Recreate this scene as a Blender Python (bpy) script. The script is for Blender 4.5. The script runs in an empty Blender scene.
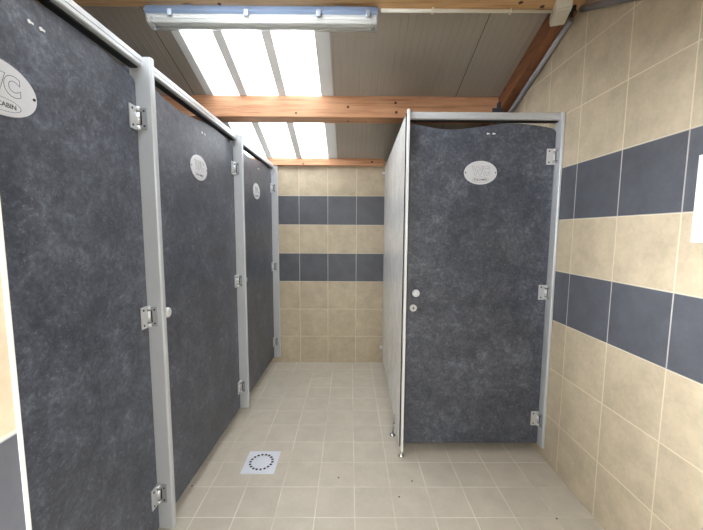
import bpy, bmesh, math, random
from mathutils import Matrix, Vector, Euler
random.seed(4)
SC = bpy.context.scene
COL = SC.collection
PI = math.pi
R = math.radians

# ------------------------------------------------------------------ room measures (metres)
XR = 1.2276          # inner face of the right wall
YB = 3.5293          # inner face of the back wall
XL = -2.25           # inner face of the left wall
YF = 0.355           # inner face of the front wall (the doorway is in it)
RIDGE_Y = 1.86
SL = 0.36            # roof slope
def ceil_z(y):
    return 2.7450 - SL * abs(y - RIDGE_Y)

# ------------------------------------------------------------------ materials
class NT:
    def __init__(s, name):
        s.m = bpy.data.materials.new(name); s.m.use_nodes = True
        s.t = s.m.node_tree; s.t.nodes.clear()
        s.out = s.t.nodes.new('ShaderNodeOutputMaterial')
    def n(s, typ, ins=None, **kw):
        nd = s.t.nodes.new(typ)
        for k, v in kw.items(): setattr(nd, k, v)
        for k, v in (ins or {}).items(): s.set(nd.inputs[k], v)
        return nd
    def set(s, sock, v):
        if isinstance(v, bpy.types.NodeSocket): s.t.links.new(v, sock)
        else: sock.default_value = v
    def math(s, op, a, b=0.0, c=0.0, clamp=False):
        nd = s.t.nodes.new('ShaderNodeMath'); nd.operation = op; nd.use_clamp = clamp
        for i, v in enumerate((a, b, c)): s.set(nd.inputs[i], v)
        return nd.outputs[0]
    def mix(s, f, a, b, blend='MIX'):
        nd = s.t.nodes.new('ShaderNodeMix'); nd.data_type = 'RGBA'; nd.blend_type = blend
        s.set(nd.inputs[0], f); s.set(nd.inputs[6], a); s.set(nd.inputs[7], b)
        return nd.outputs[2]
    def ramp(s, f, stops):
        nd = s.t.nodes.new('ShaderNodeValToRGB')
        el = nd.color_ramp.elements
        while len(el) < len(stops): el.new(0.5)
        for e, (p, c) in zip(el, stops): e.position = p; e.color = c if len(c) == 4 else (*c, 1)
        s.set(nd.inputs[0], f)
        return nd.outputs[0]
    def noise(s, vec, scale, detail=4, rough=0.6):
        nd = s.n('ShaderNodeTexNoise', {'Scale': scale, 'Detail': detail, 'Roughness': rough})
        if vec is not None: s.set(nd.inputs['Vector'], vec)
        return nd.outputs['Fac']
    def done(s, bsdf):
        s.t.links.new(bsdf, s.out.inputs['Surface']); return s.m

def srgb(r, g, b):
    f = lambda c: c / 12.92 if c <= .04045 else ((c + .055) / 1.055) ** 2.4
    return (f(r / 255), f(g / 255), f(b / 255), 1)

def plain(name, col, rough=.5, metal=0.0, vary=.06, scale=18.0, bump=0.0):
    t = NT(name)
    co = t.n('ShaderNodeTexCoord').outputs['Object']
    nz = t.noise(co, scale, 3)
    k = t.math('MULTIPLY_ADD', nz, 2 * vary, 1 - vary)
    cc = t.n('ShaderNodeVectorMath', {0: col[:3]}, operation='SCALE'); t.set(cc.inputs['Scale'], k)
    b = t.n('ShaderNodeBsdfPrincipled', {'Base Color': cc.outputs[0], 'Roughness': rough, 'Metallic': metal})
    if bump:
        bp = t.n('ShaderNodeBump', {'Strength': bump, 'Distance': .002, 'Height': t.noise(co, scale * 8, 3)})
        t.set(b.inputs['Normal'], bp.outputs[0])
    return t.done(b.outputs[0])

def tile_mat(name, au, av, T, ou, ov, light, dark, dark_rows, grout_l, grout_d, gw, rough=.42, vary=.085, grout_min=.75):
    """square tiles laid on two world axes; rows listed in dark_rows are slate coloured"""
    t = NT(name)
    pos = t.n('ShaderNodeNewGeometry').outputs['Position']
    sp = t.n('ShaderNodeSeparateXYZ', {0: pos})
    u = t.math('DIVIDE', t.math('SUBTRACT', sp.outputs[au], ou), T)
    v = t.math('DIVIDE', t.math('SUBTRACT', sp.outputs[av], ov), T)
    iu, iv = t.math('FLOOR', u), t.math('FLOOR', v)
    du = t.math('ABSOLUTE', t.math('SUBTRACT', t.math('SUBTRACT', u, iu), .5))
    dv = t.math('ABSOLUTE', t.math('SUBTRACT', t.math('SUBTRACT', v, iv), .5))
    edge = t.math('MAXIMUM', du, dv)
    g = t.n('ShaderNodeMapRange', {0: edge, 1: .5 - gw / T * .75, 2: .5 - gw / T * .3, 3: 0.0, 4: 1.0}).outputs[0]
    cell = t.n('ShaderNodeCombineXYZ', {0: iu, 1: iv, 2: 3.0})
    wn = t.n('ShaderNodeTexWhiteNoise', {'Vector': cell.outputs[0]}, noise_dimensions='3D')
    # each tile gets its own piece of cloudy pattern
    off = t.n('ShaderNodeVectorMath', {0: wn.outputs['Color']}, operation='SCALE'); off.inputs['Scale'].default_value = 7
    pv = t.n('ShaderNodeVectorMath', {0: pos, 1: off.outputs[0]}, operation='ADD').outputs[0]
    n1 = t.noise(pv, 9, 5, .62); n2 = t.noise(pv, 60, 3, .6)
    nn = t.math('ADD', t.math('MULTIPLY', n1, .75), t.math('MULTIPLY', n2, .25))
    lo, hi = 1 - 2.2 * vary, 1 + 2.2 * vary
    k = t.n('ShaderNodeMapRange', {0: nn, 1: .3, 2: .7, 3: lo, 4: hi}).outputs[0]
    kt = t.math('MULTIPLY_ADD', wn.outputs['Value'], vary, 1 - vary / 2)
    k = t.math('MULTIPLY', k, kt)
    if dark_rows:
        m = 0.0
        for r in dark_rows:
            e = t.math('COMPARE', iv, float(r), .2)
            m = e if m == 0.0 else t.math('MAXIMUM', m, e)
        base = t.mix(m, light, dark); gro = t.mix(m, grout_l, grout_d)
    else:
        base, gro = t.mix(0.0, light, light), t.mix(0.0, grout_l, grout_l)
    sc = t.n('ShaderNodeVectorMath', {0: base}, operation='SCALE'); t.set(sc.inputs['Scale'], k)
    fade = t.n('ShaderNodeMapRange', {0: t.noise(pos, 2.3, 2), 1: .38, 2: .58, 3: grout_min, 4: 1.0}).outputs[0]
    colr = t.mix(t.math('MULTIPLY', g, fade), sc.outputs[0], gro)
    rg = t.math('MULTIPLY_ADD', g, .4, rough)
    bp = t.n('ShaderNodeBump', {'Strength': .35, 'Distance': .0015, 'Height': t.math('SUBTRACT', 1.0, g)})
    b = t.n('ShaderNodeBsdfPrincipled', {'Base Color': colr, 'Roughness': rg, 'Normal': bp.outputs[0]})
    return t.done(b.outputs[0])

BEIGE = srgb(187, 173, 149); SLATE = srgb(85, 87, 94)
GR_L = srgb(222, 210, 184); GR_D = srgb(190, 188, 184)
Z1 = .291 - .3     # height of joint 0
M = {}
M['tile_right'] = tile_mat('right wall tiles', 1, 2, .3, 1.842, Z1, BEIGE, SLATE, (3, 5), GR_L, GR_D, .005)
M['tile_back'] = tile_mat('back wall tiles', 0, 2, .3, -.534, Z1, BEIGE, SLATE, (3, 5), GR_L, GR_D, .005)
M['tile_pier'] = tile_mat('doorway tiles', 1, 2, .3, .10, Z1, BEIGE, SLATE, (3, 5), GR_L, GR_D, .005)
M['floor'] = tile_mat('floor tiles', 0, 1, .2, .03, .13, srgb(192, 183, 168), SLATE, (), srgb(226, 219, 206), GR_D, .0042, .40, .045, .22)

def slate_mat():
    t = NT('slate laminate')
    co = t.n('ShaderNodeTexCoord').outputs['Object']
    info = t.n('ShaderNodeObjectInfo')
    sh = t.n('ShaderNodeCombineXYZ', {0: t.math('MULTIPLY', info.outputs['Random'], 9.0)})
    v = t.n('ShaderNodeVectorMath', {0: co, 1: sh.outputs[0]}, operation='ADD').outputs[0]
    wv = t.n('ShaderNodeTexNoise', {'Scale': 6.0, 'Detail': 3.0, 'Vector': v})
    wsc = t.n('ShaderNodeVectorMath', {0: wv.outputs['Color']}, operation='SCALE'); wsc.inputs['Scale'].default_value = .12
    v2 = t.n('ShaderNodeVectorMath', {0: v, 1: wsc.outputs[0]}, operation='ADD').outputs[0]
    a = t.noise(v2, 5.5, 5, .68); b_ = t.noise(v2, 24, 5, .78); c = t.noise(v, 62, 4, .75)
    s = t.math('ADD', t.math('MULTIPLY', a, .30), t.math('ADD', t.math('MULTIPLY', b_, .40), t.math('MULTIPLY', c, .30)))
    col = t.ramp(s, [(.34, srgb(42, 44, 52)), (.46, srgb(63, 67, 77)), (.54, srgb(81, 85, 96)), (.66, srgb(122, 127, 139))])
    # fine light flecks and a few dark pits
    fl = t.n('ShaderNodeMapRange', {0: t.noise(v2, 75, 4, .75), 1: .58, 2: .72, 3: 0.0, 4: .5}).outputs[0]
    col = t.mix(fl, col, srgb(140, 145, 152))
    pit = t.n('ShaderNodeMapRange', {0: t.noise(v, 48, 2, .5), 1: .30, 2: .24, 3: 0.0, 4: .6}).outputs[0]
    col = t.mix(pit, col, srgb(32, 33, 38))
    rg = t.math('MULTIPLY_ADD', b_, .25, .30)
    bp = t.n('ShaderNodeBump', {'Strength': .12, 'Distance': .001, 'Height': c})
    b = t.n('ShaderNodeBsdfPrincipled', {'Base Color': col, 'Roughness': rg, 'Normal': bp.outputs[0]})
    return t.done(b.outputs[0])
M['slate'] = slate_mat()

def pale_mat():
    t = NT('pale speckled laminate')
    co = t.n('ShaderNodeTexCoord').outputs['Object']
    a = t.noise(co, 7, 4, .65); c = t.noise(co, 70, 4, .7)
    s = t.math('ADD', t.math('MULTIPLY', a, .5), t.math('MULTIPLY', c, .5))
    col = t.ramp(s, [(.36, srgb(206, 205, 203)), (.5, srgb(226, 225, 223)), (.64, srgb(238, 237, 235))])
    b = t.n('ShaderNodeBsdfPrincipled', {'Base Color': col, 'Roughness': .25})
    return t.done(b.outputs[0])
M['pale'] = pale_mat()

def wood_mat(name, axis, light, dark):
    t = NT(name)
    co = t.n('ShaderNodeTexCoord').outputs['Object']
    mp = t.n('ShaderNodeMapping', {'Vector': co})
    sc = [26, 26, 26]; sc[axis] = 1.3; mp.inputs['Scale'].default_value = sc
    a = t.noise(mp.outputs[0], 1.6, 6, .65)
    w = t.n('ShaderNodeTexNoise', {'Vector': mp.outputs[0], 'Scale': 4.0, 'Detail': 3.0}).outputs['Fac']
    s = t.math('ADD', t.math('MULTIPLY', a, .65), t.math('MULTIPLY', w, .35))
    col = t.ramp(s, [(.34, dark), (.5, light), (.68, tuple(min(1, c * 1.22) for c in light[:3]) + (1,))])
    # knots: small dark round spots, stretched along the grain
    mk = t.n('ShaderNodeMapping', {'Vector': co}); sk = [9.0, 9.0, 9.0]; sk[axis] = 4.5; mk.inputs['Scale'].default_value = sk
    vo = t.n('ShaderNodeTexVoronoi', {'Vector': mk.outputs[0], 'Scale': 1.0})
    keep = t.math('GREATER_THAN', t.n('ShaderNodeSeparateColor', {0: vo.outputs['Color']}).outputs[0], .55)
    kn = t.n('ShaderNodeMapRange', {0: vo.outputs['Distance'], 1: .13, 2: .07, 3: 0.0, 4: .9}).outputs[0]
    col = t.mix(t.math('MULTIPLY', kn, keep), col, srgb(62, 34, 20))
    b = t.n('ShaderNodeBsdfPrincipled', {'Base Color': col, 'Roughness': .55})
    return t.done(b.outputs[0])
M['wood'] = wood_mat('varnished pine', 0, srgb(200, 150, 114), srgb(166, 110, 74))
M['wood_pale'] = wood_mat('pale pine', 0, srgb(214, 176, 130), srgb(180, 132, 86))
M['wood_rafter'] = wood_mat('brown pine', 1, srgb(140, 92, 62), srgb(96, 58, 36))

def ceiling_mat():
    t = NT('ribbed steel roof panel')
    pos = t.n('ShaderNodeNewGeometry').outputs['Position']
    x = t.n('ShaderNodeSeparateXYZ', {0: pos}).outputs[0]
    u = t.math('DIVIDE', x, .045)
    f = t.math('FRACT', t.math('ADD', u, 100.0))
    rid = t.n('ShaderNodeMapRange', {0: t.math('ABSOLUTE', t.math('SUBTRACT', f, .5)), 1: .0, 2: .16, 3: 1.0, 4: 0.0}, interpolation_type='SMOOTHSTEP').outputs[0]
    # joints between panels
    j = t.math('FRACT', t.math('ADD', t.math('DIVIDE', t.math('SUBTRACT', x, .805), 1.0), 100.0))
    jm = t.math('LESS_THAN', t.math('ABSOLUTE', t.math('SUBTRACT', t.math('FRACT', t.math('ADD', j, .5)), .5)), .0025)
    nz = t.noise(pos, 3, 4)
    col = t.mix(nz, srgb(166, 159, 149), srgb(184, 177, 167))
    col = t.mix(jm, col, srgb(60, 58, 54))
    bp = t.n('ShaderNodeBump', {'Strength': .5, 'Distance': .003, 'Height': rid})
    b = t.n('ShaderNodeBsdfPrincipled', {'Base Color': col, 'Roughness': .45, 'Normal': bp.outputs[0]})
    return t.done(b.outputs[0])
M['ceiling'] = ceiling_mat()

def glazing_mat():
    t = NT('clear translucent roofing sheet')
    nz = t.noise(t.n('ShaderNodeTexCoord').outputs['Object'], 4, 3)
    tc = t.mix(nz, (.90, .92, .93, 1), (.96, .97, .98, 1))
    a = t.n('ShaderNodeBsdfTransparent', {'Color': tc})
    b = t.n('ShaderNodeBsdfTranslucent', {'Color': (.9, .92, .93, 1)})
    mx = t.n('ShaderNodeMixShader', {0: .15}); t.set(mx.inputs[1], a.outputs[0]); t.set(mx.inputs[2], b.outputs[0])
    return t.done(mx.outputs[0])
M['glazing'] = glazing_mat()

def rib_mat(name, k, col):
    t = NT(name)
    nz = t.noise(t.n('ShaderNodeTexCoord').outputs['Object'], 9, 3)
    cc = t.mix(nz, col, tuple(c * .9 for c in col[:3]) + (1,))
    a = t.n('ShaderNodeBsdfPrincipled', {'Base Color': cc, 'Roughness': .5})
    b = t.n('ShaderNodeBsdfTranslucent', {'Color': cc})
    mx = t.n('ShaderNodeMixShader', {0: k}); t.set(mx.inputs[1], a.outputs[0]); t.set(mx.inputs[2], b.outputs[0])
    return t.done(mx.outputs[0])
M['rib'] = rib_mat('milky rib plastic', .22, srgb(215, 214, 212))

def diffuser_mat():
    t = NT('clear lamp cover')
    co = t.n('ShaderNodeTexCoord').outputs['Object']
    mp = t.n('ShaderNodeMapping', {'Vector': co}); mp.inputs['Scale'].default_value = (3, 90, 90)
    nz = t.noise(mp.outputs[0], 1.0, 2)
    a = t.n('ShaderNodeBsdfTransparent', {'Color': (.93, .94, .94, 1)})
    b = t.n('ShaderNodeBsdfPrincipled', {'Base Color': srgb(225, 225, 222), 'Roughness': .18})
    bp = t.n('ShaderNodeBump', {'Strength': .12, 'Distance': .002, 'Height': nz}); t.set(b.inputs['Normal'], bp.outputs[0])
    mx = t.n('ShaderNodeMixShader', {0: .3}); t.set(mx.inputs[1], a.outputs[0]); t.set(mx.inputs[2], b.outputs[0])
    return t.done(mx.outputs[0])
M['diffuser'] = diffuser_mat()

M['alu'] = plain('satin aluminium profile', srgb(196, 199, 203), .36, .35, .03, 30)
M['alu_white'] = plain('pale aluminium edge', srgb(226, 227, 228), .35, .15, .02, 30)
M['hinge'] = plain('hinge metal', srgb(205, 206, 208), .32, .55, .05, 60)
M['hinge_grey'] = plain('hinge metal in grey', srgb(160, 162, 166), .35, .5, .05, 60)
M['knot'] = plain('dark pine knot', srgb(74, 42, 26), .6, 0, .2, 80)
M['screw'] = plain('screw dark', srgb(70, 70, 74), .4, .5, .05, 60)
M['knob'] = plain('pale grey knob plastic', srgb(205, 205, 208), .35, 0, .03, 60)
M['plate'] = plain('brushed sign plate', srgb(208, 209, 214), .38, .15, .03, 80)
M['ink'] = plain('engraved line', srgb(112, 114, 120), .5, 0, .02, 60)
M['ink_dark'] = plain('fine engraved text', srgb(84, 86, 92), .5, 0, .02, 60)
M['chrome'] = plain('bright metal foot', srgb(205, 205, 203), .2, .8, .03, 60)
M['black'] = plain('black seal and shadow gap', srgb(24, 24, 26), .5, 0, .05, 60)
M['wall_paint'] = plain('pale painted wall', srgb(205, 200, 190), .7, 0, .03, 6)
M['lamp_tray'] = plain('blue grey lamp tray', srgb(104, 119, 142), .45, 0, .04, 12)
M['lamp_white'] = plain('lamp reflector white', srgb(228, 228, 226), .5, 0, .02, 12)
M['clip'] = plain('lamp clip steel', srgb(150, 158, 170), .35, .5, .03, 40)
M['pvc_white'] = plain('white pvc', srgb(226, 222, 208), .45, 0, .03, 30)
M['pvc_grey'] = plain('grey pvc', srgb(152, 153, 158), .35, 0, .05, 30)
M['bracket'] = plain('dark bracket steel', srgb(72, 76, 88), .5, .4, .06, 30)
M['rubber'] = plain('black rubber gland', srgb(28, 27, 26), .6, 0, .05, 40)
M['drain'] = plain('white drain plastic', srgb(214, 217, 226), .4, 0, .04, 50)
M['paper'] = plain('white sheet', srgb(238, 240, 244), .5, 0, .01, 10)
M['trim'] = plain('white tile edge trim', srgb(196, 194, 190), .4, 0, .02, 20)
M['speck'] = plain('dark speck', srgb(52, 46, 42), .7, 0, .05, 60)
M['paving'] = plain('outdoor concrete paving', srgb(196, 188, 174), .85, 0, .08, 3, .3)

# ------------------------------------------------------------------ mesh building
class MB:
    def __init__(s): s.b = bmesh.new(); s.mats = []
    def mi(s, m):
        m = M[m]
        if m not in s.mats: s.mats.append(m)
        return s.mats.index(m)
    def _fin(s, geom_faces, m, smooth=False):
        i = s.mi(m)
        for f in geom_faces: f.material_index = i; f.smooth = smooth
    def box(s, x0, x1, y0, y1, z0, z1, m, bev=0.0, mat=None, seg=2):
        r = bmesh.ops.create_cube(s.b, size=1.0)
        vs = r['verts']
        for v in vs:
            v.co = Vector((x0 + (v.co.x + .5) * (x1 - x0), y0 + (v.co.y + .5) * (y1 - y0), z0 + (v.co.z + .5) * (z1 - z0)))
        fs = list({f for v in vs for f in v.link_faces})
        s._fin(fs, m)
        if bev:
            es = list({e for v in vs for e in v.link_edges})
            rr = bmesh.ops.bevel(s.b, geom=es, offset=bev, segments=seg, profile=.5, affect='EDGES')
            vs = list({v for f in rr['faces'] for v in f.verts} | {v for v in vs if v.is_valid})
            s._fin(rr['faces'], m, True)
        if mat is not None:
            for v in vs: v.co = mat @ v.co
        return vs
    def cyl(s, p, q, r, m, seg=20, r2=None, caps=True):
        p, q = Vector(p), Vector(q); d = q - p
        rot = d.to_track_quat('Z', 'Y').to_matrix().to_4x4()
        mt = Matrix.Translation((p + q) / 2) @ rot
        a = bmesh.ops.create_cone(s.b, cap_ends=caps, segments=seg, radius1=r, radius2=r if r2 is None else r2, depth=d.length, matrix=mt)
        fs = list({f for v in a['verts'] for f in v.link_faces})
        i = s.mi(m)
        for f in fs:
            f.material_index = i; f.smooth = len(f.verts) == 4
        return a['verts']
    def prism(s, pts, axis, a0, a1, m, smooth=False):
        """extrude a 2-D outline along an axis; pts are in the two remaining axes in order"""
        def P(u, v, a):
            if axis == 0: return Vector((a, u, v))
            if axis == 1: return Vector((u, a, v))
            return Vector((u, v, a))
        lo = [s.b.verts.new(P(u, v, a0)) for u, v in pts]
        hi = [s.b.verts.new(P(u, v, a1)) for u, v in pts]
        fs = [s.b.faces.new(lo), s.b.faces.new(hi)]
        n = len(pts)
        sf = [s.b.faces.new((lo[i], lo[(i + 1) % n], hi[(i + 1) % n], hi[i])) for i in range(n)]
        s._fin(fs, m); s._fin(sf, m, smooth)
        return lo + hi
    def lathe(s, prof, origin, axis_dir, m, seg=28):
        """prof: (radius, height along axis_dir)"""
        q = Vector(axis_dir).to_track_quat('Z', 'Y'); o = Vector(origin); rings = []
        for r, h in prof:
            rings.append([s.b.verts.new(o + q @ Vector((r * math.cos(2 * PI * k / seg), r * math.sin(2 * PI * k / seg), h))) for k in range(seg)])
        fs = []
        for a, b in zip(rings, rings[1:]):
            for k in range(seg): fs.append(s.b.faces.new((a[k], a[(k + 1) % seg], b[(k + 1) % seg], b[k])))
        s._fin(fs, m, True)
        s._fin([s.b.faces.new(rings[0]), s.b.faces.new(rings[-1])], m)
    def tube(s, pts, r, m, seg=8):
        for a, b in zip(pts, pts[1:]): s.cyl(a, b, r, m, seg)
    def mesh(s, name):
        bmesh.ops.recalc_face_normals(s.b, faces=s.b.faces)
        me = bpy.data.meshes.new(name); s.b.to_mesh(me); s.b.free()
        for m in s.mats: me.materials.append(m)
        return me
    def build(s, name, parent=None):
        return link(name, s.mesh(name), parent)

def link(name, me, parent=None, loc=None):
    o = bpy.data.objects.new(name, me); COL.objects.link(o)
    if parent is not None: o.parent = parent
    if loc is not None: o.location = loc
    return o
def empty(name, loc=(0, 0, 0), rz=0.0):
    o = bpy.data.objects.new(name, None); COL.objects.link(o)
    o.location = loc; o.rotation_euler = (0, 0, rz); o.empty_display_size = .1
    return o
def tag(o, label, cat, group=None):
    o['label'] = label; o['category'] = cat
    if group: o['group'] = group
    return o
def struct(o):
    o['kind'] = 'structure'; return o

# ------------------------------------------------------------------ the setting
b = MB(); b.box(XL - .2, XR + .15, YF - .2, YB + .15, -.10, 0, 'floor')
for x, y in ((-.06, 1.80), (.36, 1.775), (.27, 1.66), (1.035, 1.525), (-.875, 1.735)):
    b.cyl((x, y, -.001), (x, y, .0008), .005, 'speck', 7)
struct(b.build('floor'))

b = MB(); b.box(XL - .15, XR + .15, YB, YB + .15, 0, 2.20, 'tile_back'); struct(b.build('wall_back'))
gab = [(YF - .2, 0), (YB, 0), (YB, ceil_z(YB)), (RIDGE_Y, ceil_z(RIDGE_Y)), (YF - .2, ceil_z(YF - .2))]
b = MB(); b.prism(gab, 0, XR, XR + .15, 'tile_right'); struct(b.build('wall_right'))
b = MB(); b.prism(gab, 0, XL - .15, XL, 'wall_paint'); struct(b.build('wall_left'))
# front wall with the open doorway the photograph is taken from
DX0, DX1, DH = -.369, .62, 2.16
b = MB()
b.box(XL, DX0, YF - .2, YF, 0, ceil_z(YF - .2), 'tile_pier')
b.box(DX1, XR, YF - .2, YF, 0, ceil_z(YF - .2), 'tile_pier')
b.box(DX0, DX1, YF - .2, YF, DH, ceil_z(YF - .2), 'tile_pier')
struct(b.build('wall_front'))
b = MB(); b.box(DX0 - .004, DX0 + .0015, YF - .003, YF + .0025, .0, DH, 'trim', .001); struct(b.build('trim_1'))
b = MB(); b.box(-9, 9, -12, YF - .2, -.10, -.02, 'paving'); struct(b.build('pavement'))
b = MB(); b.box(-7, 4, -1.95, -1.80, -.02, 1.80, 'wall_paint'); struct(b.build('light_blocker_wall'))  # unseen wall, added to keep low sky light off the right wall

# roof: two slopes of ribbed panel; the back slope has the translucent strip
SX0, SX1 = -1.102, -.132
def slope_slab(b, x0, x1, ya, yb, m, off0=0.0, off1=.05):
    p = [(ya, ceil_z(ya) + off0), (yb, ceil_z(yb) + off0), (yb, ceil_z(yb) + off1), (ya, ceil_z(ya) + off1)]
    return b.prism(p, 0, x0, x1, m)
b = MB()
E_B, E_F = YB + .18, -.05
slope_slab(b, XL - .2, SX0, RIDGE_Y, E_B, 'ceiling'); slope_slab(b, SX1, XR + .2, RIDGE_Y, E_B, 'ceiling')
slope_slab(b, XL - .2, SX0, E_F, RIDGE_Y, 'ceiling'); slope_slab(b, SX1, XR + .2, E_F, RIDGE_Y, 'ceiling'); slope_slab(b, SX0, SX1, E_F, .80, 'ceiling')
struct(b.build('ceiling'))
for nm, dx, ya, yb in (('window_1', 0, RIDGE_Y, E_B), ('window_added', 0, .80, RIDGE_Y)):  # the near-slope sheet is unseen, added to let in more daylight
    w = struct(empty(nm, (0, 0, 0)))
    b = MB(); slope_slab(b, SX0 + dx, SX1 + dx, ya, yb, 'glazing', .022, .026); b.build('pane', w)
    for x0, x1 in ((SX0, -1.05), (-.851, -.793), (-.552, -.494), (-.226, SX1)):
        b = MB(); slope_slab(b, x0 + dx, x1 + dx, ya, yb, 'rib', 0.0, .022); b.build('rib', w)

# ------------------------------------------------------------------ roof timbers
def beam(x0, x1, y0, y1, z0, z1, m, label, top_slope=True, knots=()):
    cx, cy = (x0 + x1) / 2, (y0 + y1) / 2
    b = MB(); b.box(x0 - cx, x1 - cx, y0 - cy, y1 - cy, 0, z1 - z0, m, .004)
    if top_slope:
        for v in b.b.verts:
            if v.co.z > (z1 - z0) * .5: v.co.z = ceil_z(v.co.y + cy) - z0 - .001
    for kx, ky, kz, r in knots:                                     # knots showing on the front (ky None) or the underside (kz None)
        if ky is None: b.cyl((kx - cx, y0 - cy - .0006, kz - z0), (kx - cx, y0 - cy + .004, kz - z0), r, 'knot', 10)
        else: b.cyl((kx - cx, ky - cy, -.0006), (kx - cx, ky - cy, .004), r, 'knot', 10)
    o = b.build('roof_beam'); o.location = (cx, cy, z0)
    return tag(o, label, 'beam', 'wooden beams under the roof')
beam(XL, XR, 1.788, 1.928, 2.617, 2.718, 'wood_pale', 'pale wooden ridge beam along the top edge, lamp fixed under it', False, [(.89, 1.87, None, .012), (1.02, 1.90, None, .012), (.62, 1.84, None, .008), (-.7, 1.90, None, .010)])
o = beam(XL, 1.14, 2.668, 2.812, 2.296, ceil_z(2.668), 'wood', 'thick orange pine beam crossing the ceiling in front of the skylight',
         True, [(-.42, None, 2.325, .008), (-.02, None, 2.372, .010), (-.02, 2.76, None, .010), (.345, None, 2.405, .010), (.352, None, 2.335, .011), (.12, 2.77, None, .008)])
beam(XL, .337, YB - .05, YB, 2.092, ceil_z(YB), 'wood', 'thin wooden beam lying along the top of the striped back wall',
     True, [(-.48, None, 2.105, .009), (.22, None, 2.128, .011)])
b = MB()
p = [(YB, ceil_z(YB) - .115), (RIDGE_Y + .07, ceil_z(RIDGE_Y + .07) - .115), (RIDGE_Y + .07, ceil_z(RIDGE_Y + .07)), (YB, ceil_z(YB))]
b.prism([(y - 2.7, z - 2.3) for y, z in p], 0, -.044, .044, 'wood_rafter')
o = b.build('roof_beam'); o.location = (XR - .044, 2.7, 2.3)
tag(o, 'dark brown sloping rafter against the right wall above the conduit', 'beam', 'wooden beams under the roof')
# steel strap at the right end of the middle beam
b = MB(); b.box(1.122, 1.160, 2.630, 2.667, 2.19, 2.405, 'bracket', .006)
b.box(1.09, 1.14, 2.660, 2.668, 2.31, 2.37, 'bracket', .002)
o = b.build('beam_bracket'); tag(o, 'dark steel bracket at right end of the orange pine beam', 'bracket')

# ------------------------------------------------------------------ electrics
lamp = empty('fluorescent_lamp', (-.47, 1.92, 2.482), R(.0))
tag(lamp, 'long fluorescent ceiling lamp with blue-grey tray and clear cover, unlit', 'lamp')
L2 = .612
b = MB(); b.prism([(-.048, .07), (.048, .07), (.055, .082), (.04, .115), (-.04, .115), (-.055, .082)], 0, -L2, L2, 'lamp_tray'); b.build('housing', lamp)
b = MB()
prof = [(-.047, .071), (-.047, .050), (-.038, .032), (-.018, .024), (.018, .024), (.038, .032), (.047, .050), (.047, .071)]
inner = [(u * .95, .071 - (.071 - v) * .95) for u, v in prof[::-1]]
b.prism(prof + inner, 0, -L2 + .012, L2 - .012, 'diffuser'); b.build('lamp_cover', lamp)
for sx in (-1, 1):
    b = MB(); x = sx * (L2 - .012)
    b.prism([(u * 1.02, v) for u, v in prof], 0, min(x, x + sx * .008), max(x, x + sx * .008), 'diffuser')
    b.build('end_cap', lamp)
b = MB(); b.box(-L2 + .03, L2 - .03, -.03, .03, .058, .0695, 'lamp_white', .002); b.build('reflector', lamp)
for sy in (-.02, .02):
    b = MB(); b.cyl((-.58, sy, .045), (.58, sy, .045), .012, 'lamp_white', 16)
    for sx in (-1, 1): b.cyl((sx * .58, sy, .045), (sx * .592, sy, .045), .0105, 'clip', 14)
    b.build('tube', lamp)
for x in (-.48, -.08, .30, .56):
    b = MB(); b.box(x - .012, x + .012, -.058, -.044, .055, .09, 'clip', .003); b.build('clip', lamp)
for x in (-.4, .4):
    b = MB(); b.box(x - .02, x + .02, -.02, .006, .113, .1345, 'clip', .002); b.build('hanger', lamp)

b = MB(); b.cyl((0, 0, 0), (.925, 0, .004), .0095, 'pvc_white', 14)
for x in (.28, .70): b.box(x - .006, x + .006, -.012, .012, -.011, .014, 'pvc_white', .002)
o = b.build('conduit'); o.location = (.16, 1.92, 2.603)
tag(o, 'thin white conduit running from the lamp to the junction box', 'conduit', 'electrical conduits')
jb = empty('junction_box', (1.117, 1.893, 2.566)); jb.rotation_euler = (0, 0, R(-19))
tag(jb, 'white junction box in the corner at the top of right wall', 'junction box')
b = MB(); b.box(-.039, .039, -.075, .075, 0, .051, 'pvc_white', .006); b.build('box_body', jb)
b = MB(); b.box(-.036, .036, -.072, .072, -.010, 0, 'pvc_white', .004); b.build('box_cover', jb)
for (x, y) in ((.045, .045), (.045, -.005)):
    b = MB(); b.cyl((x - .006, y, .025), (x + .022, y, .025), .014, 'rubber', 14); b.build('cable_gland', jb)
def pipe(ya, za, yb, zb, label):
    pa = Vector((0, ya, za)); pb = Vector((0, yb, zb))
    b = MB(); b.cyl((0, 0, 0), pb - pa, .0155, 'pvc_grey', 16)
    d = (pb - pa)
    for f in (.3, .8):
        c = d * f; n = d.normalized() * .008
        b.cyl(c - n, c + n, .0186, 'pvc_grey', 14)
    o = b.build('conduit'); o.location = (XR - .0186, pa.y, pa.z)
    return tag(o, label, 'conduit', 'electrical conduits')
pipe(1.95, 2.582, 3.2, 2.103, 'grey conduit sloping down the right wall below the dark rafter')
pipe(1.86, 2.583, .60, 1.985, 'grey conduit rising out of the top edge from the white junction box')

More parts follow.
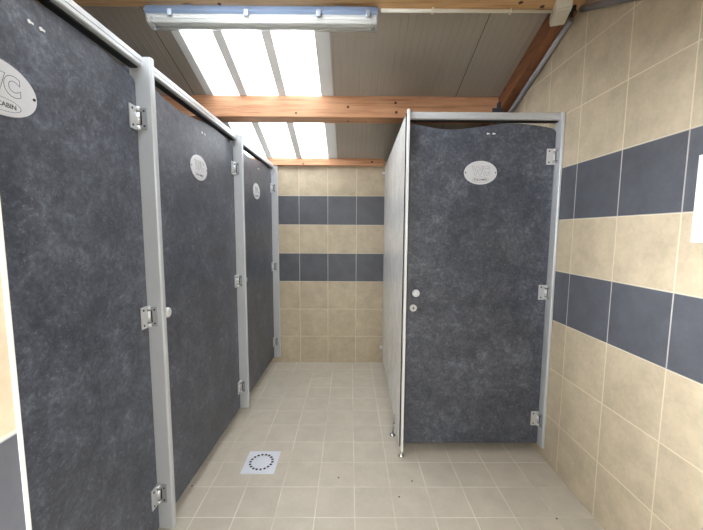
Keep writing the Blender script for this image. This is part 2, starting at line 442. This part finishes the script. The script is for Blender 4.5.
# ------------------------------------------------------------------ small hardware shared by the cubicles
def hinge_mesh():
    """knuckle axis on the origin; door leaf towards -X, post leaf towards -Y"""
    b = MB(); H = .046
    b.box(-.052, -.014, -.006, -.001, -H, H, 'hinge', .0012)
    b.box(-.015, -.009, -.006, -.001, -.024, .024, 'hinge', .0008)
    b.cyl((-.009, -.009, -H + .002), (-.009, -.009, H - .002), .0062, 'screw', 12)
    b.box(-.007, -.002, -.042, -.006, -H + .004, H - .004, 'hinge_grey', .0012)
    b.box(-.0078, -.006, -.0225, -.0165, -.025, .025, 'black')  # black strip put in as the shadow between knuckle and post leaf
    for z0, z1 in ((-H, -.0285), (-.024, .024), (.0285, H)):
        b.cyl((-.009, -.009, z0), (-.009, -.009, z1), .0085, 'hinge', 16)
    for z in (-.032, .032):
        b.cyl((-.038, -.0055, z), (-.038, -.0075, z), .0046, 'screw', 10)
        b.cyl((-.0065, -.032, z * .9), (-.0085, -.032, z * .9), .0042, 'screw', 10)
    return b.mesh('hinge')
def knob_mesh():
    b = MB(); b.lathe([(.013, 0), (.012, .018), (.015, .024), (.0215, .027), (.023, .032), (.0225, .040), (.019, .044), (.010, .0455)], (0, 0, 0), (0, -1, 0), 'knob', 28)
    return b.mesh('knob')
def lock_mesh():
    b = MB(); b.lathe([(.0215, 0), (.0215, .004), (.019, .006), (.012, .0062)], (0, 0, 0), (0, -1, 0), 'knob', 28)
    b.box(-.010, .010, -.0075, -.006, -.002, .002, 'screw')
    b.box(-.002, .002, -.0075, -.006, -.010, .010, 'screw')
    return b.mesh('lock_indicator')
def text_verts(txt, size, cx, cz, y, bold, tube, sx=1.0):
    cu = bpy.data.curves.new('t', 'FONT'); cu.body = txt; cu.size = size; cu.align_x = 'CENTER'; cu.align_y = 'CENTER'
    cu.fill_mode = 'NONE' if tube else 'BOTH'; cu.offset = bold
    cu.bevel_depth = tube; cu.bevel_resolution = 0; cu.resolution_u = 5
    if not tube: cu.extrude = .0004
    o = bpy.data.objects.new('t', cu); COL.objects.link(o)
    dg = bpy.context.evaluated_depsgraph_get()
    me = bpy.data.meshes.new_from_object(o.evaluated_get(dg))
    xs = [v.co.x for v in me.vertices]; ys = [v.co.y for v in me.vertices]
    mx, my = (min(xs) + max(xs)) / 2, (min(ys) + max(ys)) / 2
    for v in me.vertices:
        x, yy, z = v.co; v.co = ((x - mx) * sx + cx, y - z, yy - my + cz)
    bpy.data.objects.remove(o); bpy.data.curves.remove(cu)
    return me
def nameplate_mesh():
    b = MB(); A, B, n = .098, .0685, 48
    rim = [(A * math.cos(2 * PI * k / n), B * math.sin(2 * PI * k / n)) for k in range(n)]
    rim2 = [(u * .985, v * .98) for u, v in rim]
    v0 = b.prism(rim, 1, -.002, 0, 'plate'); b.prism(rim2, 1, -.003, -.002, 'plate')
    i_ink = b.mi('ink'); i_dk = b.mi('ink_dark')
    for args, mi in ((('WC', .066, 0, .012, -.0031, .0035, .0008, .86), i_ink), (('FULCABIN', .0165, 0, -.040, -.0031, .0003, 0, 1.0), i_dk)):
        me = text_verts(*args)
        f0 = len(b.b.faces); b.b.from_mesh(me); b.b.faces.ensure_lookup_table()
        for f in b.b.faces[f0:]: f.material_index = mi
        bpy.data.meshes.remove(me)
    el = [(.050 * math.cos(2 * PI * k / 40), -.0031, -.040 + .0165 * math.sin(2 * PI * k / 40)) for k in range(41)]
    b.tube(el, .0006, 'ink', 5)
    for s in (-1, 1): b.cyl((s * .089, -.0025, 0), (s * .089, -.0045, 0), .004, 'screw', 12)
    return b.mesh('nameplate')
def screw_mesh():
    b = MB(); b.cyl((-.009, 0, 0), (-.009, -.0025, 0), .005, 'alu_white', 12); b.box(-.009, .004, -.002, 0, -.003, .003, 'alu_white', .0008)
    return b.mesh('hook_screw')
HINGE, KNOB, LOCK, PLATE, SCREW = hinge_mesh(), knob_mesh(), lock_mesh(), nameplate_mesh(), screw_mesh()

WAVE = [(0, 2.049), (.07, 2.037), (.16, 2.021), (.29, 2.012), (.45, 2.027), (.60, 2.047), (.70, 2.051), (.80, 2.048), (.92, 2.034), (.975, 2.024), (.992, 2.016), (1, 2.004)]
def wave(s):
    for (a, za), (c, zc) in zip(WAVE, WAVE[1:]):
        if s <= c:
            t = (s - a) / (c - a); t2 = t if a > .9 else t
            return za + (zc - za) * t2
    return WAVE[-1][1]
def smooth_wave(s):
    if s > .95: return wave(s)
    k = .05; return sum(wave(min(max(s + d * k, 0), .97)) for d in (-1, -.5, 0, .5, 1)) / 5

def cubicle(loc, rz, W, label, sign_x, hook_x, hook_z=1.978, drop=0.0):
    """front runs along local X (hinge post at X=0, door to -X), cubicle interior towards +Y"""
    root = empty('toilet_cubicle', loc, rz)
    tag(root, label, 'toilet cubicle', 'toilet cubicles with slate grey doors')
    # door
    x0, x1 = -W, -.003
    xs = sorted(set([x0 + (x1 - x0) * k / 60 for k in range(61)] + [x0 + (x1 - x0) * s for s in (.975, .985, .992, .997)]))
    top = [(x, smooth_wave((x - x0) / (x1 - x0)) - drop) for x in xs]
    pts = [(x0, .074), (x1 - .008, .074), (x1, .080)] + top[::-1]
    b = MB(); b.prism(pts, 1, 0, .013, 'slate'); door = b.build('door', root)
    for z in (1.862, 1.053, .242): link('hinge', HINGE, door, (0, 0, z))
    link('knob', KNOB, door, (x0 + .047, 0, 1.05))
    link('lock_indicator', LOCK, door, (x0 + .040, 0, .952))
    pl = link('nameplate', PLATE, door, (sign_x, 0, 1.768))
    pl['label'] = 'oval silver plate reading WC'
    for dx in (.004, .038): link('hook_screw', SCREW, door, (hook_x + dx, 0, hook_z))
    return root, door

def post_bm(t, e=.050):
    b = MB(); c = .006
    b.prism([(0, .022), (0, -e + .006), (.002, -e + .002), (c, -e), (t - c, -e), (t - .002, -e + .002), (t, -e + .006), (t, .022)], 2, .068, 2.10, 'alu')
    return b
def rail_bm(x0, x1):
    b = MB()
    b.prism([(-.030, 2.068), (-.026, 2.064), (.020, 2.064), (.020, 2.104), (-.026, 2.104), (-.030, 2.100), (-.030, 2.084), (-.0275, 2.082), (-.030, 2.080)], 0, x0, x1, 'alu')
    b.box(x0, x1, -.012, .018, 2.0585, 2.0642, 'black')
    return b
def foot_bm(x, y, z1, r=.021):
    b = MB(); b.lathe([(r, 0), (r, .004), (.012, .009), (.0075, .012), (.0065, .05), (.0065, z1)], (x, y, 0), (0, 0, 1), 'chrome', 20)
    return b

# left row: three cubicles, front line drawn through the three posts
TH = R(90 - 1.28)
EXT = .064                             # how far the left posts stand out in front of the doors
ux, uy = math.cos(TH), math.sin(TH)
nx, ny = uy, -ux                       # outward (towards the room)
P3 = Vector((-.748, 3.496)); PITCH = 1.050
labels = ['nearest grey-doored toilet cubicle on the left, its oval WC plate cut by photo edge',
          'middle grey-doored toilet cubicle of the left row, whole WC plate and knob showing',
          'farthest grey-doored toilet cubicle of the left row, against the striped back wall']
for i in range(3):
    k = i - 2
    px, py = P3.x + ux * PITCH * k - nx * EXT, P3.y + uy * PITCH * k - ny * EXT
    T = .030
    root, door = cubicle((px, py, 0), TH, PITCH - T - .004, labels[i], (-.532, -.535, -.520)[i], (-.432, -.480, -.462)[i], 1.974, (.004, .002, -.006)[i])
    post_bm(T - .002, EXT).build('post', root)
    rail_bm(-PITCH + T, 0).build('header_rail', root)
    D = 1.36
    b = MB(); b.box(.008, .021, 0, D - .022, .075, 2.07, 'slate'); sp = b.build('side_panel', root)
    sp.location = (0, .022, 0); sp.rotation_euler = (0, 0, R(90) - TH)      # square to the back wall
    for y in (.06, 1.2): foot_bm(.0145 - y * .0235, y, .075, .0132).build('support_foot', root)

# right cubicle: hinge post against the right wall, pale side panel towards the corridor
RX, RY = 1.2075, 2.015
root, door = cubicle((RX, RY, 0), 0, .8565, 'single grey-doored toilet cubicle at right with pale side panel, closed', -.437, -.40, 1.992)
post_bm(XR - RX - .0004).build('post', root)
rail_bm(-.868, 0).build('header_rail', root)
LEAN = .026                             # the panel runs very slightly towards the right wall
def px_(y): return -.8905 + LEAN * y
for y0, y1 in ((-.018, .655), (.660, YB - RY - .002)):
    b = MB(); b.prism([(px_(y0), y0), (px_(y0) + .013, y0), (px_(y1) + .013, y1), (px_(y1), y1)], 2, .068, 2.085, 'pale')
    sp = b.build('side_panel', root); sp['label'] = 'pale grey speckled side panel'
b = MB(); b.box(-.8845, -.8685, -.052, -.030, .045, 2.112, 'alu_white', .003)
ec = b.build('edge_profile', root); ec['label'] = 'narrow white edge strip of the panel'
b = MB(); b.box(-.890, -.872, -.030, -.018, .068, 2.095, 'black'); b.box(px_(.65) + .001, px_(.65) + .012, .650, .665, .07, 2.08, 'black'); b.build('seal', root)
foot_bm(-.8765, -.022, .068).build('support_foot', root)
b = MB(); b.lathe([(.021, 0), (.021, .004), (.012, .009), (.0075, .012)], (-.903, .195, 0), (0, 0, 1), 'chrome', 20)
b.cyl((-.903, .195, .01), (-.893, .195, .095), .006, 'chrome', 12); b.box(-.8965, -.8845, .185, .205, .085, .15, 'chrome', .002)
b.build('support_foot', root)
for z in (.175, 2.02):
    y = YB - RY; b = MB(); b.box(px_(y) - .026, px_(y) + .001, y - .034, y - .001, z - .012, z + .012, 'alu_white', .002); b.build('wall_bracket', root)

# ------------------------------------------------------------------ floor drain, sheet on the wall
dr = empty('floor_drain', (-.539, 1.928, 0))
tag(dr, 'square white floor drain cover with ring of dark slots', 'drain')
b = MB(); b.box(-.1, .1, -.1, .1, 0, .004, 'drain', .0015)
b.lathe([(.058, .0035), (.058, .0048), (.054, .0055), (.01, .0055)], (0, 0, 0), (0, 0, 1), 'drain', 40)
for k in range(18):
    a = 2 * PI * k / 18
    mt = Matrix.Rotation(a, 4, 'Z')
    b.box(.060, .074, -.0066, .0066, .0035, .0046, 'black', 0, mt)
b.build('cover_plate', dr)
b = MB(); b.box(-.003, 0, -.105, .105, 0, .305, 'paper', .0008)
o = b.build('wall_sheet'); o.location = (XR, 1.092, 1.383)
tag(o, 'blank white sheet on the tiled right wall, cut by the photo edge', 'sheet')

# ------------------------------------------------------------------ daylight
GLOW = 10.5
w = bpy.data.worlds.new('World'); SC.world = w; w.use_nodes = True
nt = w.node_tree; nt.nodes.clear()
tc = nt.nodes.new('ShaderNodeTexCoord'); sp = nt.nodes.new('ShaderNodeSeparateXYZ'); nt.links.new(tc.outputs['Generated'], sp.inputs[0])
rp = nt.nodes.new('ShaderNodeValToRGB'); nt.links.new(sp.outputs[2], rp.inputs[0])
rp.color_ramp.elements[0].color = (.90, .92, .95, 1); rp.color_ramp.elements[0].position = 0
rp.color_ramp.elements[1].color = (.97, .99, 1.0, 1); rp.color_ramp.elements[1].position = .6
# added bright lobe in the sky, aimed through the doorway at the right wall
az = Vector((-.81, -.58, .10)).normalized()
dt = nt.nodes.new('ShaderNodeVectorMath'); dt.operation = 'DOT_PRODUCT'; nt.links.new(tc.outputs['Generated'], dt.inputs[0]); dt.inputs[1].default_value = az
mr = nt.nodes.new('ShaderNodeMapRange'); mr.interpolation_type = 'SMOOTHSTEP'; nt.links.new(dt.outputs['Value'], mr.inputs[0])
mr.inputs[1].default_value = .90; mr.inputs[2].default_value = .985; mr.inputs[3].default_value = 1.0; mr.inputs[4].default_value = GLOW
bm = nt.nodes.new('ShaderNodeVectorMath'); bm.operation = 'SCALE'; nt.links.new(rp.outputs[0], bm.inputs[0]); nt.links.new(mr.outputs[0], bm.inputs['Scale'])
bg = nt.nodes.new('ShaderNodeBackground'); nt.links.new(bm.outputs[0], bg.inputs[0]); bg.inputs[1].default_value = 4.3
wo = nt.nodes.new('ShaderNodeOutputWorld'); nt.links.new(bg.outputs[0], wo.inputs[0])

# ------------------------------------------------------------------ camera
H, yaw, pit, rol, f = 1.4118, .0048, .0970, .0050, 333.3755
fw = Vector((math.sin(yaw) * math.cos(pit), math.cos(yaw) * math.cos(pit), -math.sin(pit)))
rt = Vector((math.cos(yaw), -math.sin(yaw), 0)); up = rt.cross(fw)
rt2 = math.cos(rol) * rt + math.sin(rol) * up; up2 = rt2.cross(fw)
cd = bpy.data.cameras.new('camera'); cam = bpy.data.objects.new('camera', cd); COL.objects.link(cam)
mw = Matrix((rt2, up2, -fw)).transposed().to_4x4(); mw.translation = (0, 0, H)
cam.matrix_world = mw
cd.sensor_fit = 'HORIZONTAL'; cd.sensor_width = 36; cd.lens = f / 703 * 36; cd.clip_start = .02
SC.camera = cam

SC.view_settings.view_transform = 'Standard'; SC.view_settings.look = 'None'
SC.view_settings.gamma = 1; SC.view_settings.use_curve_mapping = False
SC.view_settings.exposure = .94
SC.cycles.max_bounces = 14; SC.cycles.diffuse_bounces = 8; SC.cycles.transparent_max_bounces = 16
